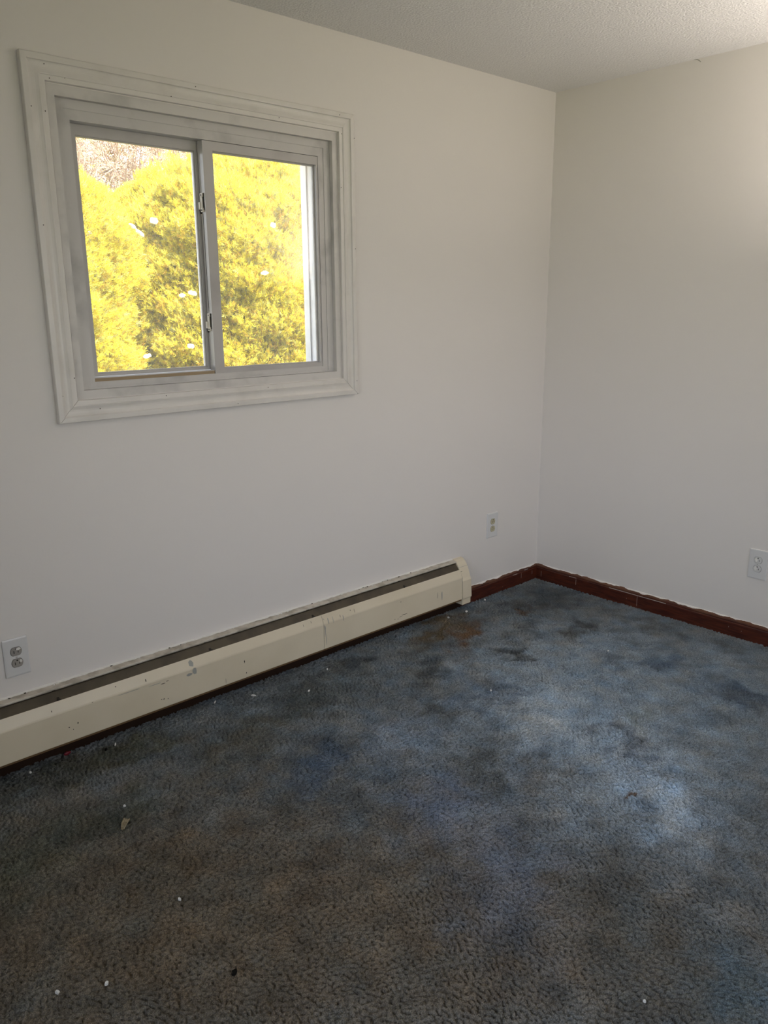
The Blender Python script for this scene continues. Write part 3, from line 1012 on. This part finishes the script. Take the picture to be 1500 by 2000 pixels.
def arborvitae(cx, cy, sc, nspray, seed, label):
    rng = np.random.default_rng(seed)
    root = bpy.data.objects.new('arborvitae_shrub', None)
    root.location = (cx, cy, GZ)
    COL.objects.link(root)
    tag(root, label, 'shrub', 'golden arborvitae hedge outside the window')
    rr = np.array([p[0] for p in RP]); zz = np.array([p[1] for p in RP])
    seg = np.sqrt(np.diff(rr) ** 2 + np.diff(zz) ** 2)
    # area-weighted placement on the surface of revolution, mostly on the half facing the house
    N = nspray
    wgt = seg * (rr[:-1] + rr[1:]) / 2
    wgt[-2:] *= .25
    k = rng.choice(len(seg), N, p=wgt / wgt.sum())
    t = rng.random(N)
    r = rr[k] * (1 - t) + rr[k + 1] * t
    z = zz[k] * (1 - t) + zz[k + 1] * t
    th = np.where(rng.random(N) < .92, -math.pi / 2 - .25 + rng.uniform(-1.5, 1.5, N), rng.uniform(0, 2 * math.pi, N))
    # lumpy outline: clumps
    lump = (.035 * np.sin(th * 53 + z * 24) * np.sin(z * 47 - th * 18) + .055 * np.sin(th * 7 + z * 5 + seed) + .05 * np.sin(th * 13 - z * 9 + 2 * seed) + .03 * np.sin(z * 21 + th * 4) + .02 * np.sin(th * 31 + z * 17))
    dep = rng.random(N) ** 1.3 * .22
    ys = .82
    rad = (r + lump - dep)
    P = np.stack([rad * np.cos(th), rad * np.sin(th) * ys, z - GZ - np.where(r < .9, dep * .8 - lump, 0)], -1) * sc
    # outward normal
    dr, dz = rr[k + 1] - rr[k], zz[k + 1] - zz[k]
    nr, nz = -dz, dr
    L = np.sqrt(nr ** 2 + nz ** 2); nr, nz = nr / L, nz / L
    nrm = np.stack([nr * np.cos(th), nr * np.sin(th), nz], -1)
    # spray axis: outward and upward with scatter; flat fan of leaflets
    ax = nrm * .75 + np.array([0, 0, .55]) + rng.normal(0, .42, (N, 3))
    ax /= np.linalg.norm(ax, axis=1, keepdims=True)
    sd = np.cross(ax, rng.normal(0, 1, (N, 3)) + nrm * .1)
    sd /= np.linalg.norm(sd, axis=1, keepdims=True)
    nn = np.cross(ax, sd)
    S = rng.uniform(.022, .042, N) * sc
    fans = [(-1.15, .45, .0), (-.8, .66, .10), (-.4, .78, .28), (0, .95, .45), (.4, .8, .28), (.82, .66, .12), (1.15, .45, .02), (-.7, .42, .5)]
    quads, cols = [], []
    base = np.array([.78, .69, .075])
    tint = np.tile(base, (N, 1))
    u = rng.random(N)
    tint[u < .13] = [.70, .47, .08]
    tint[u > .74] = [.60, .56, .14]
    tint[u > .92] = [.38, .38, .15]
    tint *= rng.uniform(.68, 1.12, (N, 1))
    shade_in = 1.0
    for a, ln, off in fans:
        jit = rng.normal(0, .12, N)
        d = ax * np.cos(a + jit)[:, None] + sd * np.sin(a + jit)[:, None] + nn * rng.normal(0, .18, (N, 1))
        q = np.cross(nn, d); q /= np.linalg.norm(q, axis=1, keepdims=True)
        b = P + ax * (off * S)[:, None]
        w_ = (.072 * S)[:, None]
        e = b + d * (ln * S)[:, None]
        m_ = b + d * (.55 * ln * S)[:, None]
        quads.append(np.stack([b - q * w_ * .3, m_ - q * w_, e, m_ + q * w_], 1))
        cols.append(np.repeat(tint[:, None, :], 4, 1))
    V = np.concatenate(quads).reshape(-1, 3)
    Cc = np.clip(np.concatenate(cols).reshape(-1, 3), 0, .9)
    mesh_from_quads('foliage', V, len(V) // 4, Cc, m_leaf, root)
    # inner mass of old twigs behind the sprays
    mb = MB()
    K, J = len(RP), 40
    vs, fs = [], []
    for i, (r0, z0) in enumerate(RP):
        for j in range(J):
            a = 2 * math.pi * j / J
            q = max(r0 - .23, .01) * (1 + .04 * math.sin(j * 2.3 + i * 1.7))
            vs.append((q * math.cos(a) * sc, q * math.sin(a) * sc * ys, (z0 - GZ - .20) * sc))
    for i in range(K - 1):
        for j in range(J): fs.append((i * J + j, i * J + (j + 1) % J, (i + 1) * J + (j + 1) % J, (i + 1) * J + j))
    mb.add(vs, fs)
    mb.build('inner_growth', m_core, root, smooth=True)
    mb = MB(); mb.cyl((0, 0, -.05), (0, 0, .5), .07, .05, n=10)
    mb.build('stem', m_bark, root)
    return root


arborvitae(-1.73, 3.68, .985, 110000, 3, 'golden arborvitae shrub at the left edge of the window view')
arborvitae(.56, 3.62, 1.0, 165000, 7, 'broad golden arborvitae shrub filling the middle of the window view')
arborvitae(2.14, 3.78, .96, 40000, 12, 'golden arborvitae shrub at the right edge of the window view')

SN = [(-.754, 2.006, .030, .022, 'round snow clump high on the left pane side of the hedge'),
      (-.905, 1.965, .030, .012, 'upper end of the slanting streak of snow on the hedge'),
      (-.855, 1.925, .036, .014, 'lower end of the slanting streak of snow on the hedge'),
      (-.593, 1.541, .022, .014, 'small snow clump right of the lower latch height, left of its larger neighbour'),
      (-.515, 1.558, .034, .016, 'larger snow clump in the hedge, just left of the middle sash bar'),
      (-.877, 1.155, .030, .014, 'snow clump low in the hedge near the bottom of the left pane'),
      (-.555, 1.206, .026, .018, 'snow clump low in the hedge beside the middle sash bar'),
      (.159, 2.03, .020, .018, 'snow clump seen through the upper part of the right pane'),
      (.068, 1.70, .030, .014, 'snow clump seen in the middle of the right pane')]
def on_hedge(x, z):
    # carry the point outwards until it touches the foliage of a shrub
    d = (Vector((x, 2.70, z)) - Vector((-3.43, -2.54, 1.46))).normalized()
    p = Vector((x, 2.45, z)) - d * .0
    for _ in range(160):
        for cx, cy, sc in ((-1.73, 3.68, .985), (.56, 3.62, 1.0), (2.14, 3.78, .96)):
            zr = (p.z - GZ) / sc + GZ
            rad = np.interp(-zr, [-q[1] for q in RP], [q[0] for q in RP])
            if math.hypot((p.x - cx) / sc, (p.y - cy) / sc / .82) < rad + .09: return p
        p = p + d * .01
    return p


for k, (x, z, a, b, lab) in enumerate(SN):
    bm = bmesh.new()
    bmesh.ops.create_icosphere(bm, subdivisions=3, radius=1)
    rn = random.Random(k)
    ph = [rn.uniform(0, 6) for _ in range(3)]
    an = -.6 if 'slanting' in lab else rn.uniform(-.3, .3)
    for v in bm.verts:
        c = v.co
        s = 1 + .16 * math.sin(5 * c.x + ph[0]) * math.sin(4 * c.z + ph[1]) + .1 * math.sin(9 * c.y + 7 * c.x + ph[2])
        u, ww = c.x * a * s, c.z * b * s
        v.co = Vector((u * math.cos(an) - ww * math.sin(an), c.y * .02 * s, u * math.sin(an) + ww * math.cos(an)))
    me = bpy.data.meshes.new('snow_clump'); bm.to_mesh(me); bm.free()
    me.materials.append(m_snow)
    me.polygons.foreach_set('use_smooth', [True] * len(me.polygons))
    o = bpy.data.objects.new('snow_clump', me)
    o.location = on_hedge(x - .11, z - .005)
    COL.objects.link(o)
    tag(o, lab, 'snow', 'snow clumps caught in the hedge')


def bare_tree(x, y, h, seed, label, col):
    rn = random.Random(seed)
    root = bpy.data.objects.new('bare_tree', None)
    root.location = (x, y, GZ)
    COL.objects.link(root)
    tag(root, label, 'tree', 'leafless trees beyond the hedge')
    m = mat('pale_bark', col, .9, .1, var=(tuple(c * .6 for c in col), 3, .4, .7))
    tr, br = MB(), MB()

    def grow(p, d, L, r, lv):
        q = p + d * L
        (tr if lv == 0 else br).cyl(p, q, r, r * .72, n=7 if lv < 2 else 3, caps=False)
        if lv >= 7: return
        kids = 3 if lv in (1, 2, 3, 4) else 2
        if lv >= 4: kids = 4
        for k in range(kids):
            nd = (d + Vector((rn.gauss(0, .55), rn.gauss(0, .45), rn.gauss(.02, .38)))).normalized()
            grow(p + d * L * rn.uniform(.55, 1.0), nd, L * rn.uniform(.62, .86), max(r * rn.uniform(.45, .65), .0040), lv + 1)

    p = Vector((0, 0, 0)); d = Vector((rn.uniform(-.05, .05), 0, 1)).normalized()
    tr.cyl(p, p + d * h * .3, h * .022, h * .018, n=10, caps=False)
    p = p + d * h * .3
    for k in range(4):
        grow(p - d * h * .06 * k * .5, (d * .8 + Vector((rn.uniform(-.9, .9), rn.uniform(-.6, .6), .2))).normalized(), h * .24, h * .009, 1)
    tr.build('trunk', m, root)
    br.build('branches', m, root)


bare_tree(.9, 7.6, 5.0, 1, 'leafless pale-barked tree seen through the dip in the hedge', (.42, .29, .20))
bare_tree(4.9, 8.6, 5.4, 2, 'leafless tree behind the right pane, showing above the hedge', (.38, .25, .18))
bare_tree(2.9, 11.2, 6.6, 5, 'leafless tree just behind the pale one in the dip of the hedge', (.50, .39, .20))
bare_tree(-.4, 12.5, 7.0, 14, 'leafless tree far back at the left edge of the window view', (.44, .34, .26))
bare_tree(5.6, 15.5, 8.5, 8, 'tall leafless tree farthest back beyond the hedge', (.40, .30, .26))
